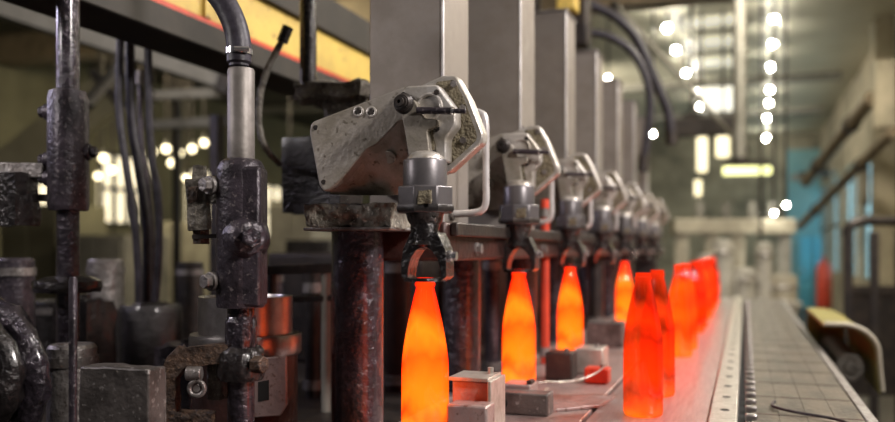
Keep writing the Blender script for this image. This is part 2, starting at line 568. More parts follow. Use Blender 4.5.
# tall warm lanterns and tube lamp over the far end
for i, (u, v0, v1, w) in enumerate([(702, 132, 172, 10), (723, 131, 157, 13), (698, 180, 196, 7)]):
    d = 9.5 if i < 2 else 10.3
    a, b = W(u, v1, d), W(u, v0, d)
    lab = ['tall glowing lantern under the black junction box', 'wide glowing lantern right of the tall one', 'small low lantern below the tall one'][i]
    t = thing('hanging_lantern', lab, 'lamp', (a.x, a.y, a.z))
    r = S(w, d) / 2
    MB().cyl(a, b, r, n=16)  .build('lantern_glass', 'lantern', t, bevel=.01)
    MB().cyl(b, b + Vector((0, 0, .05)), r * 1.15, r * .5, n=16).build('lantern_cap', 'dark', t)
    MB().cyl((a.x, a.y, b.z + .05), (a.x, a.y, 4.0), .012, n=8).build('drop_rod', 'dark', t)
a, b = W(724, 171, 10), W(770, 170, 10)
t = thing('tube_lamp', 'long yellowish tube lamp hanging above the cream cross beam', 'lamp', (a + b) / 2)
MB().cyl(a, b, .05, n=12).build('tube_glass', 'tube', t)
MB().box((a.x, a.y - .05, a.z + .05), (b.x, b.y + .05, a.z + .11)).build('lamp_housing', 'dark', t)
for q in (.2, .8):
    p = a.lerp(b, q)
    MB().cyl((p.x, p.y, a.z + .11), (p.x, p.y, 4.0), .01, n=8).build('drop_rod', 'dark', t)

# ================================================================== MACHINE BED, DEAD PLATE, CONVEYOR
mb = MB().box((-2.7, .6, 0), (-.285, 5.6, .93))
base = tag(mb.build('machine_bed', 'dark', smooth=0), 'long dark iron machine base under the bottle forming row', 'machine base')
t = thing('dead_plate', 'pinkish steel plate beside the belt where the row of hot bottles stands', 'plate', (-.44, 3.2, .93))
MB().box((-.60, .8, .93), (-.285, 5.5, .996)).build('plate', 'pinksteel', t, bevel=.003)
t = thing('bottle_conveyor', 'long steel conveyor carrying red hot bottles, with slotted strip and side deck', 'conveyor', (-.03, 3.2, 0))
Y0, Y1 = .5, 5.9
MB().box((-.275, Y0, .955), (-.066, Y1, .9963)).build('belt', 'belt', t, smooth=0)
mb = MB().box((-.063, Y0, .96), (-.013, Y1, 1.006))
mb.build('centre_strip', 'strip', t, bevel=.003)
mb = MB()
y = .8
while y < 5.7:
    mb.cyl((-.036, y, 1.006), (-.036, y, 1.0066), .0085, n=14)
    y += .15
mb.build('strip_holes', 'gap', t)
MB().box((-.0125, Y0, .90), (.0075, Y1, .975)).build('slot', 'gap', t, smooth=0)
mb = MB().box((.008, Y0, .96), (.213, Y1, .985))
n = 0
x = .012
# wire rods run along the deck, laid on cross bars
while x < .18:
    mb.box((x, Y0, .985), (x + .0485, Y1, .9945))
    x += .0495
mb.build('side_deck', 'deck', t, smooth=0)
mb = MB()
y = .9
while y < 5.6:
    MB().box((.009, y, .985), (.210, y + .005, .9952)).build('cross_bar', 'rust', t, smooth=0)
    y += .21
mb = MB()
y = 1.0
while y < 5.6:
    MB().box((.000, y, .985), (.022, y + .022, 1.003)).build('chain_link', 'steel', t, bevel=.003)
    y += .085
MB().box((.2135, Y0, .80), (.235, Y1, .992)).build('side_rail', 'steel_rough', t, bevel=.003)
for sx in (.03, .21):
    for y in (1.0, 2.6, 4.2, 5.6):
        MB().box((sx - .02, y - .02, 0), (sx + .02, y + .02, .96)).build('leg', 'dark', t)
# loose dark cable lying over the deck
pts = [PZ(u, v, .9975 + .0035) for (u, v) in [(775, 401), (772, 405), (778, 408), (800, 413), (835, 419), (860, 428)]]
tag(MB().tube(pts, .0028, n=8).build('loose_wire', 'rubber'), 'dark wire lying across the conveyor side deck', 'wire')

# guard at the right of the conveyor
t = thing('curved_guard', 'olive yellow curved sheet guard at the right side of the conveyor', 'guard', (.31, 2.9, .84))
gx0, gx1, gy0, gy1 = .237, .395, 2.95, 3.75
arc = [(gx0, 1.075)] + [(gx0 + (gx1 - gx0) * .35 + (gx1 - gx0) * .65 * math.sin(a), .985 + .09 * math.cos(a)) for a in [i * PI / 2 / 10 for i in range(11)]] + [(gx1 + .004, .93), (gx1 + .01, .87)]
mb = MB()
bm = mb.bm
th = .009
o_ = [(x_, z_) for x_, z_ in arc]
in_ = [(x_ - th * (.25 + .75 * (x_ - gx0) / (gx1 - gx0)), z_ - th) for x_, z_ in arc]
ra = [[bm.verts.new((x_, yy, z_)) for x_, z_ in o_] for yy in (gy0, gy1)]
rb = [[bm.verts.new((x_, yy, z_)) for x_, z_ in in_] for yy in (gy0, gy1)]
for i in range(len(o_) - 1):
    bm.faces.new((ra[0][i], ra[0][i + 1], ra[1][i + 1], ra[1][i]))
    bm.faces.new((rb[0][i + 1], rb[0][i], rb[1][i], rb[1][i + 1]))
    for q in (0, 1):
        bm.faces.new((ra[q][i], rb[q][i], rb[q][i + 1], ra[q][i + 1]))
for i in (0, -1):
    bm.faces.new((ra[0][i], ra[1][i], rb[1][i], rb[0][i]))
mb.build('guard_sheet', 'olive', t)
MB().tube([(x_, gy0 - .004, z_) for x_, z_ in arc], .007, n=8, sub=2).build('rim', 'cream', t)
MB().box((gx0, gy1 - .01, .86), (gx1 - .02, gy1, 1.05)).build('end_plate', 'olive', t)
MB().cyl((gx0 + .085, 3.03, .93), (gx0 + .085, 3.73, .93), .045, n=24).cyl((gx0 + .085, 3.02, .93), (gx0 + .085, 3.03, .93), .02, n=16).build('roller', 'grease_grey', t, bevel=.004)
MB().box((gx0 + .02, 3.74, 0), (gx0 + .06, 3.80, .99)).build('leg', 'dark', t)

# ================================================================== TAKE-OUT STATIONS
STEP = .5828
RX = -.471            # bottle row
RY = 1.240
NST = 7
# long beam
t = thing('rail_beam', 'long dark red rail beam carrying the tall grey casings over the bottle row', 'beam', (-.6, 3.4, 1.29))
MB().box((-.705, 1.42, 1.29), (-.50, 5.6, 1.36)).lump(0, 0, 1).build('beam', 'darkred', t, bevel=.006)
mb = MB()
MB().box((-.499, 1.44, 1.335), (-.485, 5.45, 1.36)).build('lip', 'dark', t, bevel=.003)
for i in range(NST):
    MB().hexbolt((-.5, 1.60 + i * STEP, 1.312), (1, 0, 0), .010, .012).build('bolt', 'steel_rough', t)
for i in range(2):
    MB().box((-.67, 5.505, .93), (-.53, 5.595, 1.29)).build('end_post', 'dark', t) if i == 0 else None

LX = PY(303, 210, 1.302).x + .004
mb = MB().box((LX, 1.302, 1.349), (-.556, 1.418, 1.388)).lump(4, .006, 42, 2.0)
t = thing('greasy_ledge', 'crusted greasy ledge under the nearest grey arm plate', 'ledge', (-.67, 1.36, 1.35))
mb.build('slab', 'crust', t)
mb = MB().box((LX - .003, 1.300, 1.343), (-.556, 1.418, 1.349))
mb.build('bottom_plate', 'steel_rough', t, bevel=.002)

# support columns
def column(x, y, ztop, label):
    t = thing('support_column', label, 'column', (x, y, .93), 'support columns under the rail beam')
    MB().lathe([(0, .93), (.046, .93), (.046, ztop), (0, ztop)], (x, y, 0), n=32).lump(0, 0, 1).build('shaft', 'purple_wet', t)
    MB().lathe([(.0465, .94), (.060, .94), (.060, .965), (.0465, .972)], (x, y, 0), n=32).build('foot_collar', 'steel_rough', t)
    return t
column(-.645, 1.363, 1.342, 'oily dark column under the greasy ledge, left of the nearest hot bottle')
for i in range(1, NST):
    column(-.645, 1.363 + i * STEP, 1.29, 'oily dark column under the rail beam, %s from the front' % ORD[i])

# tall casings
def casing():
    t = thing('machine_casing', 'x', 'casing', (-.613, 1.587, 1.36), 'tall grey casings on the rail beam')
    MB().box((-.689, 1.507, 1.36), (-.537, 1.667, 2.07)).build('box', 'casing', t, bevel=.004)
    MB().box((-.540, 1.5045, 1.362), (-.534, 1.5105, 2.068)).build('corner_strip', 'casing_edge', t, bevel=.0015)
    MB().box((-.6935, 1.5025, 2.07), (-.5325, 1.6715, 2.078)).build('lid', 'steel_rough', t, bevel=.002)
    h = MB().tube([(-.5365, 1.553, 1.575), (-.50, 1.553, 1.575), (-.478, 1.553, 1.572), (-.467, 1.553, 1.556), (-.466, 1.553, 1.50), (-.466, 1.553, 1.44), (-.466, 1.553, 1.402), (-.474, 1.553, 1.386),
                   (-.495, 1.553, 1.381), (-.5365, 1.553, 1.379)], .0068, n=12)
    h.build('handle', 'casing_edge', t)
    for z in (1.575, 1.379):
        MB().cyl((-.537, 1.553, z), (-.530, 1.553, z), .013, n=16).build('handle_flange', 'steel_rough', t)
    for y in (1.525, 1.65):
        MB().hexbolt((-.537, y, 1.62), (1, 0, 0), .006, .006).build('bolt', 'steel_rough', t)
    return t
c0 = casing()
CL = ['nearest and largest tall grey casing, behind the grey arm plate', 'second tall grey casing from the front, paler side strip', 'third tall grey casing, its dark top in view',
      'fourth tall casing, dark and narrow', 'fifth tall casing, behind the hanging black hoses', 'sixth tall casing, small and blurred', 'farthest tall casing at the end of the row']
c0['label'] = CL[0]
for i in range(1, NST):
    dup(c0, (0, STEP * i, 0), CL[i])

# take-out arms with tongs
def arm():
    yA = 1.272
    t = thing('takeout_arm', 'x', 'machine arm', (RX, RY, 1.26), 'bottle take-out arms with tongs')
    P = lambda u, v, y=yA: PY(u, v, y)
    # body behind the plates, bolted to the casing
    MB().box((-.66, 1.335, 1.415), (-.555, 1.5065, 1.535)).build('gear_body', 'cast', t, bevel=.008)
    # left cover plate
    out = [(309, 132), (311, 122), (405, 86), (436, 92), (440, 118), (399.5, 121), (377, 145), (366, 150), (343, 178), (331, 189), (324, 192), (319, 186)]
    pts = rnd_poly([P(u, v) for u, v in out], .007)
    cov = MB().prism(pts, (0, .035, 0)).build('cover_plate', 'cast', t, bevel=.003)
    for (u, v) in [(315.5, 127.5), (323.5, 182)]:
        MB().cyl(P(u, v, yA - .0015), P(u, v, yA + .002), .0042, n=14).build('bolt', 'dark', cov)
    for (u, v) in [(358.5, 111.5), (371.5, 112)]:
        c = P(u, v, yA)
        MB().torus(c, .0072, .0022, (0, 1, 0), 24, 8).build('washer', 'cast_light', cov)
        MB().cyl(c, c + Vector((0, -.003, 0)), .0042, n=6).build('bolt', 'dark', cov)
    # lower facet sloped away underneath, shaped to stand in for a cast shadow
    top = [P(u, v, yA + .001) for u, v in [(440, 118), (399.5, 121), (377, 145), (366, 150), (343, 178), (331, 189)]]
    bot = [P(u, v, 1.330) for u, v in [(449, 172), (432, 184), (408, 194), (385, 195), (355, 195), (330, 194)]]
    fac = MB().strip_prism(top, bot, (0, .012, 0)).build('shadow_facet', 'cast', t)
    c = P(391, 156, 1.294)
    ax = Vector((-.1, -1, -.55))
    MB().cyl(c, c + ax.normalized() * .007, .0115, n=20).build('plug', 'cast', fac, bevel=.001)
    # thick flange behind, its edge catching the light
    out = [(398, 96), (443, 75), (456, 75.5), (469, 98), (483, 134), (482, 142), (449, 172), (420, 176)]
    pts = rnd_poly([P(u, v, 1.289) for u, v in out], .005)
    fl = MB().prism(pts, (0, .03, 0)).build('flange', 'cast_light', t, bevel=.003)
    pts = rnd_poly([P(u, v, 1.2885) for u, v in [(436, 82), (454, 79.5), (464, 99), (477, 135), (476, 141), (448, 166), (440, 150)]], .004)
    MB().prism(pts, (0, .003, 0)).build('dirt_crust', 'dirt', fl)
    for (u, v) in [(454, 84), (463.5, 140.5), (463, 108)]:
        c = P(u, v, 1.2885)
        MB().cyl(c, c + Vector((0, -.004, 0)), .0055, n=6).build('bolt', 'steel_rough', fl)
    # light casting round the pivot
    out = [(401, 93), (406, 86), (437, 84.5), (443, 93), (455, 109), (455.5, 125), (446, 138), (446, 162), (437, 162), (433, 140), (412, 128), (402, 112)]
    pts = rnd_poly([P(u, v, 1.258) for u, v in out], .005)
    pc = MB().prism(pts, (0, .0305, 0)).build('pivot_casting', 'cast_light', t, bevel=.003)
    c = P(429, 107, 1.257)
    MB().torus(c, .020, .0028, (0, 1, 0), 32, 8).build('pivot_ring', 'cast_light', pc)
    for (u, v) in [(437, 92.5), (437, 128.5), (404, 95)]:
        c = P(u, v, 1.257)
        MB().cyl(c + Vector((0, .002, 0)), c + Vector((0, -.003, 0)), .0048, n=6).build('bolt', 'dark', pc)
    pts = [P(u, v, 1.2565) for u, v in [(420, 122), (433, 128), (434, 150), (420, 150), (405, 140), (408, 126)]]
    MB().prism(pts, (0, .003, 0)).build('dirt_crust', 'dirt', pc)
    # pivot cap, pin and lever
    c = P(408.5, 105.5, 1.262)
    cap = MB().lathe([(.0165, 0), (.0165, .020), (.014, .024), (.0145, .027), (.0125, .031), (.0105, .031), (.0105, .036), (.0075, .036), (.0075, .041), (.003, .041), (.003, .034), (0, .034)], c, (0, -1, 0), 28).build('pivot_cap', 'dark', t)
    a = P(417, 110.3, 1.236); b = P(466, 111.3, 1.236)
    m_ = a.lerp(b, .74)
    pin = MB().cyl(a, m_, .0056, n=16).cyl(m_, b, .0038, n=16).build('pin', 'purple', t, bevel=.0008)
    MB().cyl(m_ - (b - a).normalized() * .002, m_ + (b - a).normalized() * .001, .0064, n=16).build('collar', 'chrome', pin)
    lv = [P(u, v, 1.243) for u, v in [(399, 104), (404, 98), (415, 100), (424, 118), (437, 119), (437, 126), (427, 130), (430, 156), (409, 160), (404, 128)]]
    MB().prism(rnd_poly(lv, .004), (0, .016, 0)).build('lever', 'cast', t, bevel=.002)
    # dome, barrel and nut above the tongs
    c = (RX, RY, 0)
    MB().lathe([(.0345, 1.4085), (.0345, 1.447), (.033, 1.450), (.028, 1.4515)], c, n=36).build('barrel', 'gunmetal', t)
    MB().lathe([(.0285, 1.4505), (.027, 1.455), (.021, 1.461), (.012, 1.464), (0, 1.465)], c, n=32).build('dome', 'cast_light', t)
    nut = MB().cyl((RX, RY, 1.3675), (RX, RY, 1.4085), .0455, n=8).build('nut', 'gunmetal', t, bevel=.0025)
    MB().box((RX + .006, RY - .0445, 1.380), (RX + .026, RY - .041, 1.400)).lump(2, .003, 90, 3).build('dirt_patch', 'dirt', nut)
    MB().lathe([(.0462, 1.369), (.0475, 1.372), (.0475, 1.377), (.0462, 1.38)], c, n=8).build('nut_rim', 'dark', nut)
    # tong head
    MB().lathe([(.030, 1.3675), (.026, 1.358), (.0225, 1.35), (.0225, 1.325), (.026, 1.318), (.018, 1.314), (0, 1.314)], c, n=24).lump(1, .003, 60, 1).build('tong_head', 'grease', t)
    Q = lambda u, v: PY(u, v, 1.221)
    L_ = [(411, 232), (403, 249), (401, 262), (401, 277), (407, 281), (408, 268), (411, 258), (416, 250), (424, 246), (424, 234)]
    R_ = [(424, 234), (424, 246), (431, 250), (437, 258), (440, 268), (441, 281), (446, 277), (446, 262), (445, 249), (437, 232)]
    for pl in (L_, R_):
        j = MB().prism(rnd_poly([Q(u, v) for u, v in pl], .002), (0, .038, 0)).build('tong_jaw', 'grease', t, bevel=.003)
        s = 1 if pl is R_ else -1
        e = Q(446 if s > 0 else 401, 256)
        if s > 0:
            MB().hexbolt((e.x, RY, e.z), (1, 0, 0), .007, .011).build('nut', 'chrome', j)
    MB().lathe([(.0165, 1.2615), (.034, 1.2615), (.034, 1.267), (.0165, 1.267), (.0165, 1.2615)], c, n=32).build('neck_ring', 'grease', t)
    return t
a0 = arm()
AL = ['nearest take-out arm, sharp grey plate and greasy tongs over the nearest hot bottle', 'second take-out arm from the front, blurred, over the second hot bottle', 'third take-out arm from the front, over the third hot bottle',
      'fourth take-out arm, its tongs empty', 'fifth take-out arm, over the small hot bottle', 'sixth take-out arm, small and blurred', 'farthest take-out arm of the row']
a0['label'] = AL[0]
for i in range(1, NST):
    dup(a0, (0, STEP * i, 0), AL[i])

# ================================================================== BOTTLES
PROF = [(0, .004), (.024, .003), (.031, 0), (.035, .002), (.037, .008), (.0372, .06), (.0368, .125), (.036, .143), (.0338, .162), (.0302, .184), (.0258, .206), (.0212, .226), (.0172, .243), (.0148, .252), (.0140, .2555),
        (.0140, .257), (.0158, .258), (.0158, .262), (.0142, .2635), (.0142, .2695), (.0132, .2705), (0, .2705)]
def bottle(x, y, m, label, group):
    t = thing('glass_bottle', label, 'bottle', (x, y, .9965), group)
    MB().lathe(PROF[:13], (x, y, .9965), n=40).lathe([], (x, y, 0)).build('body', m, t) if False else None
    return MB().lathe(PROF, (x, y, .9965), n=40), t

bmesh_cache = {}
def put_bottle(x, y, m, label, group, z=.9963):
    if m not in bmesh_cache:
        o = MB().lathe(PROF, (x, y, z), n=40).build('glass_bottle', m)
        bmesh_cache[m] = o
    else:
        o = bmesh_cache[m].copy()
        COL.objects.link(o)
        o.location = (x, y, z)
    return tag(o, label, 'bottle', group)
G1 = 'glowing bottles under the take-out arms'
for k_, lab in [(0, 'nearest and largest glowing orange bottle, held in the sharp greasy tongs'), (1, 'second glowing orange bottle from the front, behind the grey dead plate block'),
                (2, 'third glowing orange bottle, under the third take-out arm'), (4, 'small glowing bottle under the fifth take-out arm')]:
    put_bottle(RX, RY + STEP * k_, 'hot', lab, G1, .9962)
G2 = 'red hot bottles riding the conveyor'
BX = [1.648, 1.885, 2.60, 2.80, 3.36, 3.58, 4.02, 4.20, 4.60, 4.78, 5.15, 5.32]
BL = ['front red hot bottle on the conveyor, largest of the line', 'red hot bottle directly behind the front conveyor bottle'] + \
     ['red hot bottle on the conveyor, %s in line from the front' % o_ for o_ in ['third', 'fourth', 'fifth', 'sixth', 'seventh', 'eighth', 'ninth', 'tenth', 'eleventh', 'twelfth']]
for i, (y, lab) in enumerate(zip(BX, BL)):
    put_bottle(-.183 + (.004 if i % 2 else 0), y, 'mid' if i in (2, 3, 6, 8) else 'warm', lab, G2, .9964)

# ================================================================== BLOCKS ON THE DEAD PLATE
def block(ua, ub, vtop, d, dep, m, name, label, cat='block', zb=.9965, bev=.003):
    a = W(ua, vtop, d)
    k = CR * ((ub - 447.5) / F) + CF
    b = W(ub, vtop, a.y / k.y)
    return MB().box((a.x, a.y, zb), (b.x, a.y + dep, a.z)), (a, b)
t = thing('guide_block', 'pinkish two-step steel block just right of the nearest hot bottle', 'block', W(472, 440, 1.33))
t.location.z = .9965
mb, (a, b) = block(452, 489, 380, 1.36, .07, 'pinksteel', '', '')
mb.build('upper_block', 'glowred', t, bevel=.003)  # reddened by colour in place of bottle glow
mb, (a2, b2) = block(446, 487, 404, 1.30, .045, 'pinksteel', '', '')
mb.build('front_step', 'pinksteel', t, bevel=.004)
MB().box((b.x, a.y - .01, .9965), (b.x + .006, a.y + .075, a.z + .002)).build('side_plate', 'strip', t, bevel=.001)
mb = MB().box((a.x - .004, a.y - .006, a.z), (b.x, a.y + .07, a.z + .006)).build('cap_plate', 'strip', t, bevel=.001)
c = W(483, 377, 1.40)
MB().cyl((b.x - .012, a.y + .05, a.z + .006), (b.x - .012, a.y + .05, a.z + .016), .005, n=12).build('bolt', 'strip', t)
t = thing('guide_block', 'grey steel block with a round hole, in front of the second hot bottle', 'block', W(521, 422, 1.62))
t.location.z = .9965
mb, (a, b) = block(496, 548, 392, 1.63, .05, '', '', '')
mb.build('block', 'block', t, bevel=.003)
MB().torus((a.x + .012, a.y - .0005, a.z - .020), .009, .002, (0, 1, 0), 24, 8).build('hole_rim', 'gap', t)
MB().box((a.x - .002, a.y + .05, .9965), (a.x + .055, a.y + .115, a.z + .008)).build('rear_step', 'pinksteel', t, bevel=.003)
MB().box((a.x + .045, a.y + .06, a.z + .008), (a.x + .055, a.y + .09, a.z + .016)).build('clip', 'dark', t, bevel=.001)
for (ua, ub, vt, d, dep, m_, lab) in [
    (545, 572, 352, 2.05, .07, 'dark', 'dark block left of the third hot bottle'),
    (575, 603, 348, 2.15, .09, 'strip', 'pale metal block right of the third hot bottle'),
    (584, 608, 368, 2.0, .05, 'red', 'small block painted red for bottle glow at the plate edge beside the bent wire'),  # red paint here stands for glow from the hot bottles
    (586, 622, 322, 2.75, .10, 'block', 'grey flat block left of the small far bottle'),
    (640, 668, 318, 3.3, .10, 'block', 'farthest grey block behind the conveyor bottles')]:
    mb, (a, b) = block(ua, ub, vt, d, dep, m_, '', '')
    t = thing('stop_block', lab, 'block', ((a.x + b.x) / 2, a.y + dep / 2, .9965))
    mb.build('block', m_, t, bevel=.004)
    MB().cyl(((a.x * .3 + b.x * .7), a.y + dep * .5, a.z), ((a.x * .3 + b.x * .7), a.y + dep * .5, a.z + .007), .006, n=6).build('bolt', 'steel_rough', t)
# bent wire
pts = [W(u, v, d) for (u, v, d) in [(545, 421, 1.9), (548, 402, 1.9), (540, 394, 1.86), (530, 386, 1.84), (545, 382, 1.86), (562, 382, 1.9), (582, 379, 1.93), (596, 373, 1.96), (607, 364, 1.98)]]
pts = [Vector((p.x, p.y, max(p.z, 1.0))) for p in pts]
tag(MB().tube(pts, .0018, n=8).build('bent_wire', 'strip'), 'thin bright bent wire sticking out past the second hot bottle', 'wire')
# loose steel plates lying by the belt
mb = MB().prism([PZ(u, v, .9967) for u, v in [(556, 412), (600, 408), (616, 398), (575, 398)]], (0, 0, .006))
tag(mb.build('scrap_plate', 'pinksteel', bevel=.001), 'thin pinkish plate lying flat between second bottle and belt', 'plate')

# vertical pipes behind the bottle row
def pipe(u, d, r, z0, z1, m_, label, name='vertical_pipe', flange=True):
    p = W(u, 250, d)
    if p.x > -.64:
        p.x = max(p.x, -.56); z0 = .9965
    t = thing(name, label, 'pipe', (p.x, p.y, z0), 'vertical pipes behind the bottle row')
    MB().cyl((p.x, p.y, z0), (p.x, p.y, z1), r, n=20).build('pipe', m_, t)
    for z in (z0 + .02, z1 - .05):
        MB().lathe([(r, z), (r * 1.35, z), (r * 1.35, z + .025), (r, z + .025)], (p.x, p.y, 0), n=20).build('coupling', 'steel_rough', t)
    return t
pipe(545, 2.35, .012, .93, 1.45, 'red', 'thin red vertical pipe right of the second hot bottle')
pipe(313, 2.2, .020, .93, 1.25, 'dark', 'dark vertical pipe left of the near support column')
pipe(492, 2.55, .022, .93, 1.30, 'purple', 'purple grey vertical pipe left of the second hot bottle')
pipe(555, 3.1, .03, .93, 1.35, 'purple', 'dark vertical pipe between second and third hot bottles')
pipe(398, 2.3, .035, .93, 1.30, 'darkred', 'dark red vertical pipe right behind the near support column')
pipe(592, 3.4, .03, .93, 1.35, 'dark', 'dark vertical pipe right of the third hot bottle')
pipe(480, 3.0, .03, .93, 1.38, 'block', 'grey vertical pipe far behind, left of the second hot bottle')
pipe(606, 4.4, .03, .93, 1.38, 'purple', 'far vertical pipe left of the small far bottle')
# dark rear housing of the forming machine
t = thing('mould_housing', 'long dark housing behind the support columns', 'machine housing', (-1.3, 3.8, .93))
MB().box((-1.55, 2.55, .93), (-.98, 5.4, 1.30)).build('housing', 'dark', t, bevel=.01)
for i in range(5):
    y = 2.72 + i * STEP
    MB().box((-.98, y, .98), (-.955, y + .32, 1.24)).build('door', 'darkred', t, bevel=.006)
    MB().cyl((-.955, y + .28, 1.10), (-.935, y + .28, 1.10), .014, n=12).build('knob', 'steel_rough', t)

# ================================================================== LEFT: BLURRED CLAMP POST
d = 1.7
p = W(68, 250, d)
t = thing('clamp_post', 'blurred dark post with bolted purple clamp block at the far left', 'post', (p.x, p.y, .93))
MB().cyl((p.x, p.y, .93), (p.x, p.y, 2.35), .022, n=24).build('rod', 'purple_wet', t)
za, zb = W(68, 210, d).z, W(68, 92, d).z
ck = MB().lathe([(.022, za), (.037, za), (.039, za + .01), (.039, zb - .015), (.034, zb), (.022, zb)], (p.x, p.y, 0), n=28).lump(1, .004, 40, 5).build('clamp_block', 'purple', t)
for (u, v, s) in [(95, 152, 1), (47, 112, -1), (48, 178, -1), (49, 160, -1)]:
    q = W(u, v, d)
    o_ = Vector((p.x, p.y, q.z))
    MB().cyl(o_ + CR * s * .031, o_ + CR * s * .046, .019, .016, n=20).cyl(o_ + CR * s * .046, o_ + CR * s * .057, .012, n=6).build('bolt', 'purple', ck, bevel=.002)
br = MB()
br.bar(W(46, 171, d), W(-14, 170, d), .03, .03)
br.build('bracket_arm', 'steel_rough', t, bevel=.003)
a = W(8, 195, d)
MB().box((a.x - .06, a.y - .03, W(0, 226, d).z), (a.x + .05, a.y + .03, W(0, 174, d).z)).lump(2, .006, 30, 3).build('bracket_block', 'grease', t)
MB().bar(W(52, 198, d), W(10, 197, d), .012, .014).build('tie_rod', 'dark', t)
zc = W(68, 292, d).z
MB().lathe([(.022, zc), (.062, zc), (.066, zc + .01), (.064, zc + .022), (.04, zc + .030), (.022, zc + .032)], (p.x, p.y, 0), n=28).lump(1, .004, 40, 1).build('lower_collar', 'grease', t)

# dark bent hoses
HG = 'dark bent hoses behind the posts'
hs = [([(121, 22), (119, 105), (126, 165), (135, 225), (138, 268), (139, 303)], .0105, 'leftmost dark bent hose of the bundle'),
      ([(130, 22), (131, 115), (138, 165), (146, 220), (147, 268), (147, 303)], .0125, 'second dark bent hose from the left, thickest'),
      ([(148, 30), (149, 115), (152, 160), (158, 195), (159, 250), (155, 303)], .0105, 'rightmost dark bent hose, close to the post bracket'),
      ([(140, 75), (141, 140), (148, 190), (152, 240), (151, 303), (151, 381)], .008, 'thin purple hose between the dark bent hoses')]
for i, (pl, r, lab) in enumerate(hs):
    dd = (2.3, 2.34, 2.3, 2.42)[i]
    t = thing('bent_hose', lab + ', blurred', 'hose', W(pl[-1][0], 303, dd), HG)
    MB().tube([W(u, v, dd) for u, v in pl], r, n=12).build('hose', 'rubber' if i < 3 else 'purple', t)
    q = W(*pl[0], dd)
    MB().cyl(q - Vector((0, 0, .03)), q + Vector((0, 0, .012)), r * 1.5, n=12).build('fitting', 'steel_rough', t, bevel=.002)
t = thing('hose_manifold', 'dark hose manifold under the overhead beam at upper left', 'manifold', W(135, 20, 2.3))
q0, q1 = W(112, 6, 2.3), W(160, 6, 2.3)
MB().bar(q0, q1, .05, .035).build('bar', 'dark', t, bevel=.004)
MB().hexbolt(W(116, 20, 2.27), -CF, .014, .02).build('bolt', 'steel_rough', t)
MB().bar(W(140, 5, 2.32), W(140, -60, 2.32), .03, .03).build('hanger', 'dark', t)
t = thing('hose_socket', 'black round socket where the bent hoses end', 'socket', W(150, 352, 2.2))
pz = W(150, 300, 2.3)
t.location = (pz.x, pz.y, .93)
MB().lathe([(0, .93), (.085, .93), (.085, pz.z - .03), (.078, pz.z - .012), (.05, pz.z - .012), (.04, pz.z - .004), (0, pz.z - .004)], (pz.x, pz.y, 0), n=32).build('drum', 'grease', t)
MB().torus((pz.x, pz.y, pz.z - .016), .066, .005).build('lip', 'dark', t)

# cylinders on the left deck
def drum(u, vt, d, r, m_, label, name='steel_drum', cap='steel_rough'):
    q = W(u, vt, d)
    t = thing(name, label, 'cylinder', (q.x, q.y, .93), 'cylinders standing on the left machine deck')
    MB().lathe([(0, .93), (r, .93), (r, q.z - .006), (r - .005, q.z), (r * .6, q.z), (r * .57, q.z - .012), (0, q.z - .012)], (q.x, q.y, 0), n=32).build('body', m_, t)
    MB().lathe([(r, q.z - .04), (r * 1.07, q.z - .04), (r * 1.07, q.z - .022), (r, q.z - .022)], (q.x, q.y, 0), n=32).build('band', cap, t)
    return t
drum(15, 258, 1.95, .042, 'purple', 'blurred purple cylinder at the left edge')
drum(106, 259, 2.35, .048, 'steel_rough', 'blurred pale steel cylinder right of the clamp post')
drum(72, 344, 1.60, .044, 'steel_rough', 'worn steel cylinder behind the thin upright rod', cap='block')
drum(265, 268, 2.45, .05, 'purple', 'blurred purple cylinder behind the steel ring')
drum(190, 262, 2.6, .04, 'dark', 'dark cylinder left of the main post')
drum(52, 300, 2.6, .07, 'grease', 'black greasy drum behind the ribbed collar')
# block and thin rod in front
t = thing('corner_block', 'rough grey rectangular block in the lower left foreground', 'block', W(122, 440, 1.33))
a = W(80, 366, 1.30)
b = PY(146, 366, a.y)
t.location.z = .93
R_ = Matrix.Rotation(math.radians(4), 3, 'Z')
MB().box((a.x, a.y, .93), (b.x, a.y + .045, a.z), R_).lump(3, .0025, 50, 4).build('block', 'block', t, bevel=.003)
MB().box((a.x + .01, a.y + .0475, .93), (b.x - .01, a.y + .058, a.z - .012), R_).build('rear_plate', 'steel_rough', t, bevel=.002)
q = W(73, 277, 1.22)
t = thing('upright_rod', 'thin purple grey upright rod in the lower left foreground', 'rod', (q.x, q.y, .93))
MB().lathe([(0, .93), (.0058, .93), (.0058, q.z - .006), (.004, q.z), (0, q.z)], (q.x, q.y, 0), n=16).build('rod', 'purple', t)
MB().cyl((q.x, q.y, .93), (q.x, q.y, .95), .012, n=6).build('nut', 'steel_rough', t)
# ribbed collar
c = W(-32, 375, 1.5)
t = thing('ribbed_collar', 'black greasy collar with thick curved ribs at lower left corner', 'collar', (c.x, c.y, .93))
MB().cyl(c + Vector((0, -.08, 0)), c + Vector((0, .08, 0)), .095, n=32).build('core', 'grease', t)
for i in range(3):
    MB().torus(c + Vector((0, -.07 + .055 * i, 0)), .100 + .006 * i, .024, (0, 1, 0), 48, 14).lump(0, .010, 26, i).build('rib', 'purple_wet' if i % 2 == 0 else 'grease', t)
MB().box((c.x - .08, c.y - .06, .93), (c.x + .08, c.y + .08, c.z - .08)).build('saddle', 'grease', t, bevel=.006)
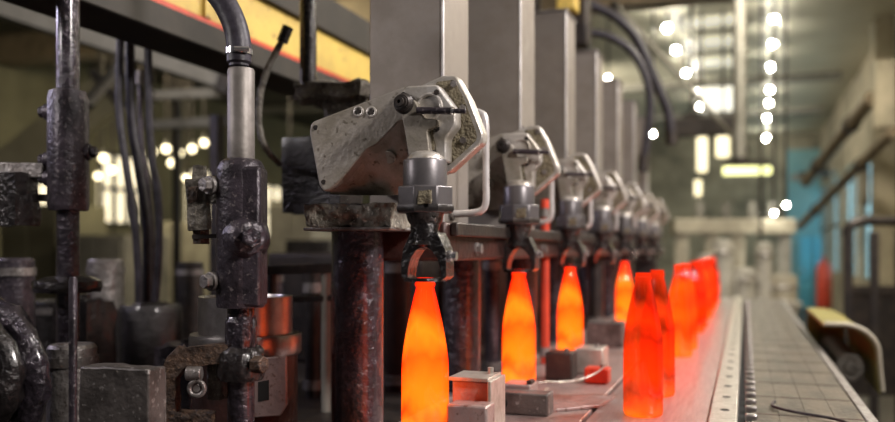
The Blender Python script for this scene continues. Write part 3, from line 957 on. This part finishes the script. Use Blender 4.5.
# lumpy greasy fittings filling the deck
for i, (u, v, dd, s, lab) in enumerate([(85, 300, 2.15, .05, 'black greasy fitting below the clamp post'), (185, 345, 1.95, .05, 'oily fitting with a purple sheen left of the steel ring')]):
    q = W(u, v, dd)
    t = thing('greasy_fitting', lab, 'fitting', (q.x, q.y, .93))
    MB().box((q.x - s, q.y - s, .945), (q.x + s, q.y + s, q.z)).lump(3, .011, 22, i * 3.1).build('body', 'purple_wet' if i == 1 else 'grease', t)
    MB().hexbolt((q.x + s * .3, q.y - s * .3, q.z), (0, 0, 1), .013, .016).build('bolt', 'grease', t)

# ================================================================== MAIN SHARP POST
d = 1.42
p = W(241, 250, d)
px = lambda v: W(241, v, d).z
def at(u, v, fwd=0.0):
    q = W(u, v, d)
    return q + CF * fwd
t = thing('oily_post', 'sharp purple grey bolted post with steel tube in the left foreground', 'post', (p.x, p.y, .93))
MB().lathe([(.0225, px(163)), (.0225, px(71)), (.021, px(69)), (.0165, px(69)), (.0165, px(72)), (0, px(72))], (p.x, p.y, 0), n=32).build('steel_tube', 'tube_steel', t)
body = MB().lathe([(0, px(307)), (.038, px(307)), (.040, px(304)), (.040, px(176)), (.039, px(168)), (.034, px(162)), (.028, px(160)), (.0225, px(159))], (p.x, p.y, 0), n=40).lump(1, .0012, 50, 2).build('sleeve', 'purple', t)
# flat cheek at the right of the sleeve
MB().box((p.x + .006, p.y - .030, px(306)), (p.x + .042, p.y + .03, px(168)), Matrix.Rotation(YAW, 3, 'Z')).build('cheek', 'purple', body, bevel=.006)
# boss with big bolt
c = at(252, 238, -.030)
ax = (-CF + CR * .45).normalized()
bs = MB().lathe([(.040, -.012), (.034, .006), (.026, .016), (.020, .018), (0, .018)], c, ax, 28).lump(1, .002, 60, 3).build('boss', 'purple', body)
MB().cyl(c + ax * .017, c + ax * .036, .0165, n=6).build('bolt_head', 'purple_wet', bs, bevel=.0015)
for (u, v) in [(216, 186), (217, 281)]:
    c = at(u, v, -.012)
    ax2 = (-CF - CR * .7).normalized()
    MB().cyl(c, c + ax2 * .012, .0155, n=20).cyl(c + ax2 * .012, c + ax2 * .024, .012, n=6).build('bolt', 'steel_rough', body, bevel=.0012)
bk = MB()
bk.bar(at(196, 179, .008), at(198, 230, .008), S(20, d), .026, up=CF)
bk.bar(at(213, 176, .010), at(213, 203, .010), S(22, d), .024, up=CF)
bk.bar(at(197.5, 165, .010), at(197.5, 180, .010), S(11, d), .018, up=CF)
bkt = bk.lump(2, .0022, 55, 6).build('side_bracket', 'grease_grey', t)
MB().box(at(192, 244, .005), at(203, 228, .012) + Vector((0, .012, 0))).build('tab', 'rust', bkt)
MB().bar(at(192, 237, .004), at(216, 236, .004), .008, .007).build('spigot', 'dark', bkt)
MB().prism([at(u, v, -.0055) for u, v in [(189, 188), (200, 186), (198, 200), (190, 204)]], CF * -.003).build('rust_patch', 'rust', bkt)
# lower rod
MB().cyl((p.x, p.y, .93), (p.x, p.y, px(307)), .0225, n=28).build('lower_rod', 'purple_wet', t)
MB().lathe([(.0225, px(350)), (.026, px(346)), (.025, px(322)), (.0228, px(316))], (p.x, p.y, 0), n=28).lump(1, .004, 70, 4).build('grease_coat', 'purple_wet', t)
col_ = MB().lathe([(.0225, px(380)), (.036, px(379)), (.039, px(374)), (.038, px(353)), (.030, px(346)), (.0225, px(345))], (p.x, p.y, 0), n=28).lump(1, .004, 55, 9).build('lower_collar', 'grease', t)
c = at(258, 362, -.028)
MB().cyl(c, c + (CR - CF * .5).normalized() * .02, .015, n=6).build('bolt', 'rust', col_, bevel=.002)
# eyelet lug at left of the collar
lug = MB()
lug.bar(at(232, 352, -.01), at(188, 356, -.01), .03, .032)
lug.bar(at(190, 350, -.01), at(170, 375, -.01), .03, .03)
lug.bar(at(171, 370, -.01), at(172, 425, -.01), .03, .028)
lug.bar(at(180, 418, -.01), at(215, 420, -.01), .03, .03)
lug.lump(2, .006, 40, 8)
lg = lug.build('lug', 'rust', t)
c = at(203, 385, -.035)
MB().torus(c, .012, .0042, -CF, 28, 10).cyl(c + CF * .02, c - CF * .002, .006, n=16).build('eyelet', 'steel_rough', lg)
MB().box(at(206, 400, .0), at(226, 362, .0) + CF * .02).build('web', 'grease_grey', lg, bevel=.003)
MB().cyl(at(192, 371, -.03), at(207, 371, -.03), .012, n=16).build('pin', 'steel_rough', lg, bevel=.002)

# hose on top of the steel tube
t = thing('thick_hose', 'thick black hose bending up out of the steel tube', 'hose', (p.x, p.y, px(72)))
MB().tube([at(239, 71, 0), at(239, 60, 0), at(239, 48, 0), at(236, 30, .002), at(228, 10, .004), at(216, -8, .006), at(200, -22, .01), at(180, -32, .015)], .0205, n=20,
          taper=lambda q: (.55 if q < .06 else .8 if q < .10 else 1)).build('hose', 'rubber', t)
hc = MB().lathe([(.0208, -.0045), (.0225, -.0045), (.0225, .0045), (.0208, .0045)], at(239, 52, 0), (0.02, 0, 1), 28).build('hose_clamp', 'chrome', t)
MB().cyl(at(238, 52, -.026), at(252, 52, -.021), .0042, n=12).build('clamp_screw', 'chrome', hc)

# steel ring mould behind the post
d2 = 1.62
q = W(246, 300, d2)
t = thing('ring_mould', 'stepped shiny steel ring cylinder behind the post foot', 'cylinder', (q.x, q.y, .93))
z = lambda v: W(246, v, d2).z
r = S(46, d2)
MB().lathe([(r - .014, z(330)), (r - .012, z(298)), (r - .010, z(296)), (r, z(296)), (r, z(334))], (q.x, q.y, 0), n=48).build('upper_ring', 'steel', t)
r2 = S(54, d2)
MB().lathe([(r - .005, z(333)), (r2, z(333)), (r2 + .002, z(336)), (r2 + .002, z(351)), (r2, z(353)), (r - .005, z(353))], (q.x, q.y, 0), n=48).build('flange', 'steel', t)
MB().lathe([(0, .93), (r2 - .006, .93), (r2 - .006, z(353)), (r - .014, z(353)), (r - .014, z(320)), (0, z(320))], (q.x, q.y, 0), n=48).build('body', 'darkred', t)
c1, c2 = W(226, 360, d2 - .115), W(277, 360, d2 - .115)
MB().prism([W(u, v, d2 - .118) for u, v in [(262, 358), (286, 356), (287, 405), (280, 416), (252, 418), (252, 372)]], CF * .012).build('lug_plate', 'pinksteel', t, bevel=.002)
MB().prism([W(u, v, d2 - .1185) for u, v in [(258, 382), (269, 380), (269, 400), (258, 402)]], CF * .002).build('plate_hole', 'gap', t)

# rail frame behind, between post and support column
t = thing('rail_frame', 'small dark rail frame between the post and the support column', 'frame', W(300, 330, 2.0))
t.location.z = .93
MB().bar(W(268, 270, 2.0), W(334, 268, 2.0), .03, .022).build('top_bar', 'dark', t, bevel=.002)
for (u, m_) in [(272, 'dark'), (326, 'hallgrey')]:
    q = W(u, 270, 2.0)
    MB().cyl((q.x, q.y, .93), (q.x, q.y, q.z), .011, n=12).build('leg', m_, t)
MB().bar(W(268, 300, 2.0), W(334, 298, 2.0), .02, .014).build('lower_bar', 'dark', t, bevel=.002)

# ================================================================== BEHIND THE ARM: greasy bracket, post, cable
t = thing('greasy_bracket', 'crusted grey bracket and black hanging bar behind the nearest casing', 'bracket', W(330, 140, 1.95))
MB().box(W(292, 100, 1.95), W(372, 84, 1.95) + Vector((0, .06, 0))).lump(3, .016, 24, 2).build('arm', 'crust', t)
MB().box(W(322, 136, 1.97), W(372, 95, 1.97) + Vector((0, .05, 0))).lump(3, .016, 24, 5).build('lower_lump', 'crust', t)
q = W(308, 90, 1.98)
MB().cyl((q.x, q.y, q.z), (q.x, q.y, 2.4), .020, n=20).lump(1, .003, 40, 1).build('hanging_bar', 'grease', t)
MB().box(W(282, 213, 2.05), W(350, 137, 2.05) + Vector((0, .08, 0))).lump(2, .008, 26, 8).build('dark_block', 'grease', t)
pl = [(284, 36), (279, 47), (268, 68), (260, 95), (259, 125), (266, 148), (278, 162), (279, 164)]
t = thing('looped_cable', 'dark looped cable hanging between the post and the arm plate', 'cable', W(265, 150, 1.9))
MB().tube([W(u, v, 1.9 + (.14 if v > 163 else .10 if v > 150 else 0)) for u, v in pl], .0075, n=12).lump(0, .002, 60, 1).build('cable', 'grease_grey', t)
q = W(284, 36, 1.9)
MB().cyl(W(282, 42, 1.9), W(288, 27, 1.9), .013, n=12).build('gland', 'grease', t)

# ================================================================== OVERHEAD BEAMS (left)
t = thing('crane_girder', 'yellow overhead girder above dark and red flanges at upper left', 'girder', (-1.4, 3.2, 1.84))
zz = lambda s: 1.31 + 1.43 * s
MB().box((-1.47, .9, zz(.428)), (-1.35, 6.2, zz(.515))).build('web', 'yellow', t, bevel=.004)
MB().box((-1.50, .9, zz(.372)), (-1.335, 6.2, zz(.418))).build('lower_flange', 'darkbeam', t, bevel=.004)
MB().box((-1.48, .9, zz(.4185)), (-1.342, 6.2, zz(.4275))).build('red_strip', 'red', t)
MB().box((-1.52, .9, zz(.516)), (-1.33, 6.2, zz(.60))).build('upper_flange', 'darkbeam', t, bevel=.004)
for y in (1.9, 3.0, 4.1, 5.2):
    MB().box((-1.349, y, zz(.43)), (-1.339, y + .03, zz(.513))).build('stiffener', 'yellow', t)
for y in (1.0, 6.0):
    MB().box((-1.46, y, zz(.60)), (-1.40, y + .06, 4.0)).build('hanger', 'dark', t)
# sloping bars and ducts in the dark roof space
def slope(name, a, b, w, h, m_, label, cat, d0, d1):
    p0, p1 = W(*a, d0), W(*b, d1)
    t = thing(name, label, cat, (p0 + p1) / 2)
    MB().bar(p0, p1, w, h).build('bar', m_, t, bevel=.004)
    for q in (p0, p1):
        e = (p1 - p0).normalized() * .03
        MB().bar(q - e, q + e, w * 1.25, h * 1.25).build('end_plate', 'dark', t)
    return t
slope('sloping_beam', (-40, -12), (225, 77), .10, .15, 'hallgrey', 'pale grey sloping beam crossing behind the two posts at the top', 'beam', 4.2, 4.6)
slope('roof_brace', (86, 104), (150, 35), .06, .05, 'white', 'bright thin diagonal brace right of the clamp post', 'brace', 5.5, 5.2)
slope('sloping_duct', (-20, 195), (110, 92), .3, .35, 'walll', 'olive sloping duct behind the clamp post', 'duct', 7.5, 7.8)
CB1 = slope('cross_bar', (150, 96), (232, 92), .05, .06, 'white', 'pale horizontal bar behind the steel tube, upper', 'bar', 5.6, 5.6)
CB2 = slope('cross_bar', (150, 125), (232, 121), .05, .06, 'hallgrey', 'grey horizontal bar behind the steel tube, lower', 'bar', 5.6, 5.6)
for cb, z0_ in ((CB1, 0), (CB2, 0)):
    q = cb.location
    dx = -.18 if cb is CB1 else .16
    MB().box((q.x + dx - .02, q.y + .07, 0), (q.x + dx + .02, q.y + .11, q.z + .02)).build('post', 'dark', cb)
q = W(217, 150, 3.4)
t = thing('upright_bar', 'dark upright bar just left of the steel tube', 'bar', (q.x, q.y, .9))
MB().bar((q.x, q.y, .93), (q.x, q.y, 1.85), .05, .04).build('bar', 'dark', t, bevel=.004)
MB().bar((q.x, q.y, .93), (q.x, q.y, .96), .12, .10).build('foot_plate', 'dark', t)
# far hall cabinets on the left, seen between posts
for i, (u0, u1, v0, d_, m_, lab) in enumerate([(0, 60, 205, 8.0, 'walll', 'dull olive cabinet far back at the left edge'), (70, 125, 235, 7.5, 'wallb', 'grey brown cabinet behind the clamp post'),
                                              (160, 222, 222, 9.2, 'cream', 'pale cabinet behind the bent hoses'), (268, 312, 200, 8.2, 'cream', 'pale cabinet seen left of the arm plate'), (285, 330, 240, 6.5, 'block', 'grey cabinet low behind the rail frame')]):
    a = W(u0, v0, d_); b = PY(u1, v0, a.y)
    t = thing('hall_cabinet', lab, 'cabinet', ((a.x + b.x) / 2, a.y + .3, 0))
    MB().box((a.x, a.y, 0), (b.x, a.y + .6, a.z)).build('carcass', m_, t, bevel=.01)
    xm = (a.x + b.x) / 2
    for s, (x0, x1) in enumerate([(a.x + .03, xm - .01), (xm + .01, b.x - .03)]):
        dr = MB().box((x0, a.y - .015, .1), (x1, a.y, a.z - .04)).build('door', m_, t, bevel=.005)
        MB().bar((xm + (-.05 if s == 0 else .05), a.y - .03, a.z * .6), (xm + (-.05 if s == 0 else .05), a.y - .03, a.z * .6 + .12), .02, .02).build('handle', 'steel_rough', dr)

# ================================================================== HANGING HOSES, JUNCTION BOX, POLE (right of casings)
t = thing('air_hose', 'upper black hose curving down behind the tall casings', 'hose', W(668, 150, 4.6))
MB().tube([W(u, v, 4.6) for u, v in [(560, -14), (590, 4), (615, 17), (636, 38), (650, 68), (660, 92), (668, 112), (671, 135)]], .026, n=12).build('hose', 'rubber', t)
MB().cyl(W(671, 132, 4.6), W(672, 145, 4.6), .033, n=12).build('fitting', 'dark', t)
t = thing('air_hose', 'lower black hose curving down behind the tall casings', 'hose', W(650, 150, 4.4))
MB().tube([W(u, v, 4.4) for u, v in [(572, 42), (590, 33), (612, 38), (632, 52), (645, 75), (650, 100), (648, 130), (644, 160)]], .021, n=12).build('hose', 'rubber', t)
MB().cyl(W(644, 156, 4.4), W(643, 172, 4.4), .028, n=12).build('fitting', 'dark', t)
t = thing('hoist_block', 'black hoist block with yellow top above the third casing', 'hoist', W(578, 30, 4.0))
MB().box(W(570, 45, 4.0), W(588, -20, 4.0) + Vector((0, .10, 0))).build('housing', 'dark', t, bevel=.01)
q = W(579, -20, 4.0)
MB().cyl((q.x, q.y + .05, q.z), (q.x, q.y + .05, 4.0), .03, n=12).build('chain', 'dark', t)
MB().box(W(556, 10, 3.9), W(576, -25, 3.9) + Vector((0, .08, 0))).build('yellow_cover', 'yellow', t, bevel=.008)
q = W(740, 165, 7.5)
t = thing('hanging_pole', 'brown pole hanging down from the ceiling in front of the far lamps', 'pole', (q.x, q.y, q.z))
MB().cyl((q.x, q.y, q.z), (q.x, q.y, 4.0), .048, n=16).build('pole', 'hallgrey', t)
MB().cyl((q.x, q.y, q.z), (q.x, q.y, q.z + .06), .075, n=16).build('foot', 'dark', t)
MB().cyl((q.x, q.y, 3.95), (q.x, q.y, 4.0), .10, n=16).build('ceiling_plate', 'dark', t)
a, b = W(664, 137, 8.5), W(735, 119, 8.5)
t = thing('junction_box', 'dark junction box and bar above the glowing lanterns', 'junction box', (a + b) / 2)
MB().box((a.x, a.y, a.z), (b.x, a.y + .15, b.z)).build('cross_box', 'dark', t, bevel=.01)
e = W(691, 115, 8.45)
MB().box((e.x - .08, a.y, b.z), (e.x + .08, a.y + .12, e.z + .02)).build('top_box', 'dark', t, bevel=.01)
MB().cyl((e.x, a.y + .06, e.z), (e.x, a.y + .06, 4.0), .015, n=8).build('drop_rod', 'dark', t)
# slanting thin pipe
slope('slanting_pipe', (615, 5), (745, 150), .035, .035, 'hallgrey', 'thin slanting pipe crossing the far ceiling lamps', 'pipe', 7.0, 8.0)

# ================================================================== FAR END MACHINE
D = 8.0
a, b = W(672, 234, D), W(792, 219, D)
t = thing('gantry', 'cream cross beam on posts over the far end of the conveyor', 'frame', (W(732, 300, D).x, W(732, 300, D).y, 0))
MB().bar((a.x, a.y, (a.z + b.z) / 2), (b.x, b.y, (a.z + b.z) / 2), .20, b.z - a.z).build('beam', 'cream', t, bevel=.01)
for u in (682, 712, 738, 784):
    q = W(u, 234, D)
    MB().bar((q.x, q.y, 0), (q.x, q.y, q.z), .12, .12).build('post', 'hallgrey' if u == 784 else 'cream', t, bevel=.008)
for u in (700, 726, 752, 772):
    q = W(u, 219, D)
    MB().bar((q.x, q.y, q.z), (q.x, q.y, q.z + .16), .07, .07).build('upper_stub', 'hallgrey', t, bevel=.006)
q = W(735, 300, 7.2)
t = thing('transfer_wheel', 'pale round transfer machine at the far conveyor end', 'machine', (q.x, q.y, 0))
for (u, v0, v1, r_, m_, nm) in [(705, 312, 255, .075, 'white', 'drum'), (722, 312, 240, .085, 'white', 'drum'), (743, 312, 268, .10, 'white', 'drum'), (764, 308, 243, .07, 'white', 'drum'), (782, 310, 275, .12, 'cream', 'drum')]:
    e = W(u, v1, 7.2)
    MB().lathe([(0, .2), (r_, .2), (r_, e.z - .03), (r_ * .9, e.z), (0, e.z + .01)], (e.x, e.y, 0), n=24).build(nm, m_, t)
    MB().torus((e.x, e.y, e.z - .10), r_, .015).build('hoop', 'chrome', t)
e0, e1 = W(695, 300, 7.2), W(790, 300, 7.2)
MB().bar((e0.x, e0.y, .86), (e1.x, e1.y, .86), .5, .06).build('table', 'white', t, bevel=.01)
MB().tube([W(u, v, 6.9) for u, v in [(736, 300), (735, 285), (742, 274), (754, 274), (760, 285), (758, 300)]], .02, n=10).build('hoop_rail', 'white', t)
for i, (u, v) in enumerate([(786, 205), (774, 213), (761, 258)]):
    q = W(u, v, 7.8)
    lamp(q, .016, ['small bright lamp right above the cream beam', 'second small lamp just left above the cream beam end', 'small bright lamp among the pale drums'][i])

# ================================================================== RIGHT SIDE
def bracket_arm(name, a, b, w, m_, label, d0, d1):
    p0, p1 = W(*a, d0), W(*b, d1)
    t = thing(name, label, 'pipe', (p0 + p1) / 2)
    MB().cyl(p0, p1, w, n=14).build('pipe', m_, t)
    for q in (.25, .75):
        c = p0.lerp(p1, q); e = (p1 - p0).normalized() * .04
        MB().cyl(c - e, c + e, w * 1.35, n=14).build('coupling', 'dark', t)
    return t
bracket_arm('wall_pipe', (806, 182), (872, 98), .07, 'brown', 'thick brown slanting pipe along the right wall, upper', 11.5, 8.4)
bracket_arm('wall_pipe', (800, 226), (893, 132), .055, 'brown', 'thick brown slanting pipe along the right wall, lower', 12.5, 8.0)
bracket_arm('wall_pipe', (792, 178), (835, 172), .05, 'hallgrey', 'short grey level pipe in front of the blue wall', 12.0, 12.0)
# dark guard frame
dd = 5.2
t = thing('guard_frame', 'dark steel guard frame standing by the right wall', 'frame', (W(872, 300, dd).x, W(872, 300, dd).y, 0))
q0, q1 = W(848, 232, dd), W(900, 226, dd)
for u in (848, 874, 900):
    q = W(u, 232, dd)
    MB().bar((q.x, q.y, 0), (q.x, q.y, q.z), .05, .05).build('post', 'dark', t, bevel=.006)
MB().tube([W(846, 236, dd), W(850, 226, dd), W(862, 221, dd), W(880, 221, dd), W(905, 221, dd)], .03, n=10).build('top_rail', 'dark', t)
MB().bar(W(848, 290, dd), W(900, 290, dd), .04, .05).build('mid_rail', 'dark', t)
MB().bar(W(849, 345, dd), W(900, 345, dd), .02, .62).build('kick_panel', 'dark', t)
# electrical cabinets on the wall / red extinguisher-like post
q = W(824, 262, 14.3)
t = thing('red_cylinder', 'red upright cylinder in front of the far blue door', 'cylinder', (q.x, q.y, 0))
MB().lathe([(0, .35), (.11, .35), (.12, .40), (.12, 1.0), (.08, 1.10), (.03, 1.12), (.03, 1.2), (0, 1.2)], (q.x, q.y, 0), n=20).build('body', 'red', t)
MB().cyl((q.x, q.y, 0), (q.x, q.y, .35), .13, n=16).build('stand', 'dark', t)
for i, (u0, u1, v0, v1, d_, m_, lab) in enumerate([(876, 905, 60, 128, 8.2, 'wallr', 'pale wall cabinet high on the right wall'), (862, 880, 165, 205, 10.0, 'cream', 'cream wall box above the guard frame'), (846, 858, 178, 214, 12.0, 'white', 'pale wall box left of the cream one')]):
    a = W(u0, v1, d_); b = W(u1, v0, d_)
    t = thing('wall_cabinet', lab, 'cabinet', ((a.x + b.x) / 2, a.y, a.z))
    MB().box((a.x, a.y, a.z), (min(b.x, WR - .24), a.y + .25, b.z)).build('carcass', m_, t, bevel=.01)
    MB().box((a.x + .02, a.y - .012, a.z + .03), (min(b.x, WR - .24) - .02, a.y, b.z - .03)).build('door', m_, t, bevel=.004)

# ================================================================== LIGHTS
def area(name, loc, target, size, power, col):
    l = bpy.data.lights.new(name, 'AREA')
    l.shape = 'DISK'
    l.size = size
    l.energy = power
    l.color = col
    o = bpy.data.objects.new(name, l)
    COL.objects.link(o)
    o.location = loc
    o.rotation_euler = (Vector(target) - Vector(loc)).to_track_quat('-Z', 'Y').to_euler()
    return o
area('work_lamp', (1.05, .72, 2.45), (-.5, 1.5, 1.4), .28, 48, (1.0, .93, .88))
area('hall_fill_lamp', (1.4, 2.6, 3.3), (-.5, 2.4, 1.7), .4, 90, (1.0, .93, .90))  # added fill, no fixture: brightens the casings' side faces
area('hall_fill_lamp', (1.1, 5.0, 3.85), (-.3, 4.6, 1.2), .6, 110, (1.0, .91, .76))
area('hall_fill_lamp', (.2, 7.2, 3.9), (.9, 9.0, 1.5), .6, 80, (1.0, .91, .74))  # added out of view to brighten the right wall
area('hall_fill_lamp', (-3.0, 12.5, 3.5), (.2, 20.9, 1.8), .6, 110, (1.0, .91, .74))  # added light hidden behind the casings, brightens the back wall
area('hall_fill_lamp', (-1.75, .5, 2.0), (-1.05, 1.6, 1.2), .2, 7.5, (1.0, .93, .92))
area('hall_fill_lamp', (-5.0, 7.0, 3.6), (-5.5, 11, .8), .8, 110, (1.0, .88, .58))
area('side_lamp', (-3.4, 1.3, 2.4), (-1.0, 1.5, 1.2), .4, 16, (.82, .76, 1.0))
w = bpy.data.worlds.new('hall_air')
w.use_nodes = True
w.node_tree.nodes['Background'].inputs[0].default_value = (.75, .78, .85, 1)
w.node_tree.nodes['Background'].inputs[1].default_value = .03
SC.world = w

# ================================================================== CAMERA
cam = bpy.data.cameras.new('camera')
cam.sensor_fit = 'HORIZONTAL'
cam.sensor_width = 36
cam.lens = F * 36 / 895
cam.shift_y = 39 / 895
cam.clip_start = .02
cam.dof.use_dof = True
cam.dof.focus_distance = 1.37
cam.dof.aperture_fstop = 2.05
co = bpy.data.objects.new('camera', cam)
COL.objects.link(co)
co.location = (0, 0, CZ)
co.rotation_euler = (PI / 2, 0, YAW)
SC.camera = co
SC.view_settings.view_transform = 'Standard'
SC.view_settings.look = 'None'
SC.view_settings.exposure = 0
SC.view_settings.gamma = 1
SC.view_settings.use_curve_mapping = False
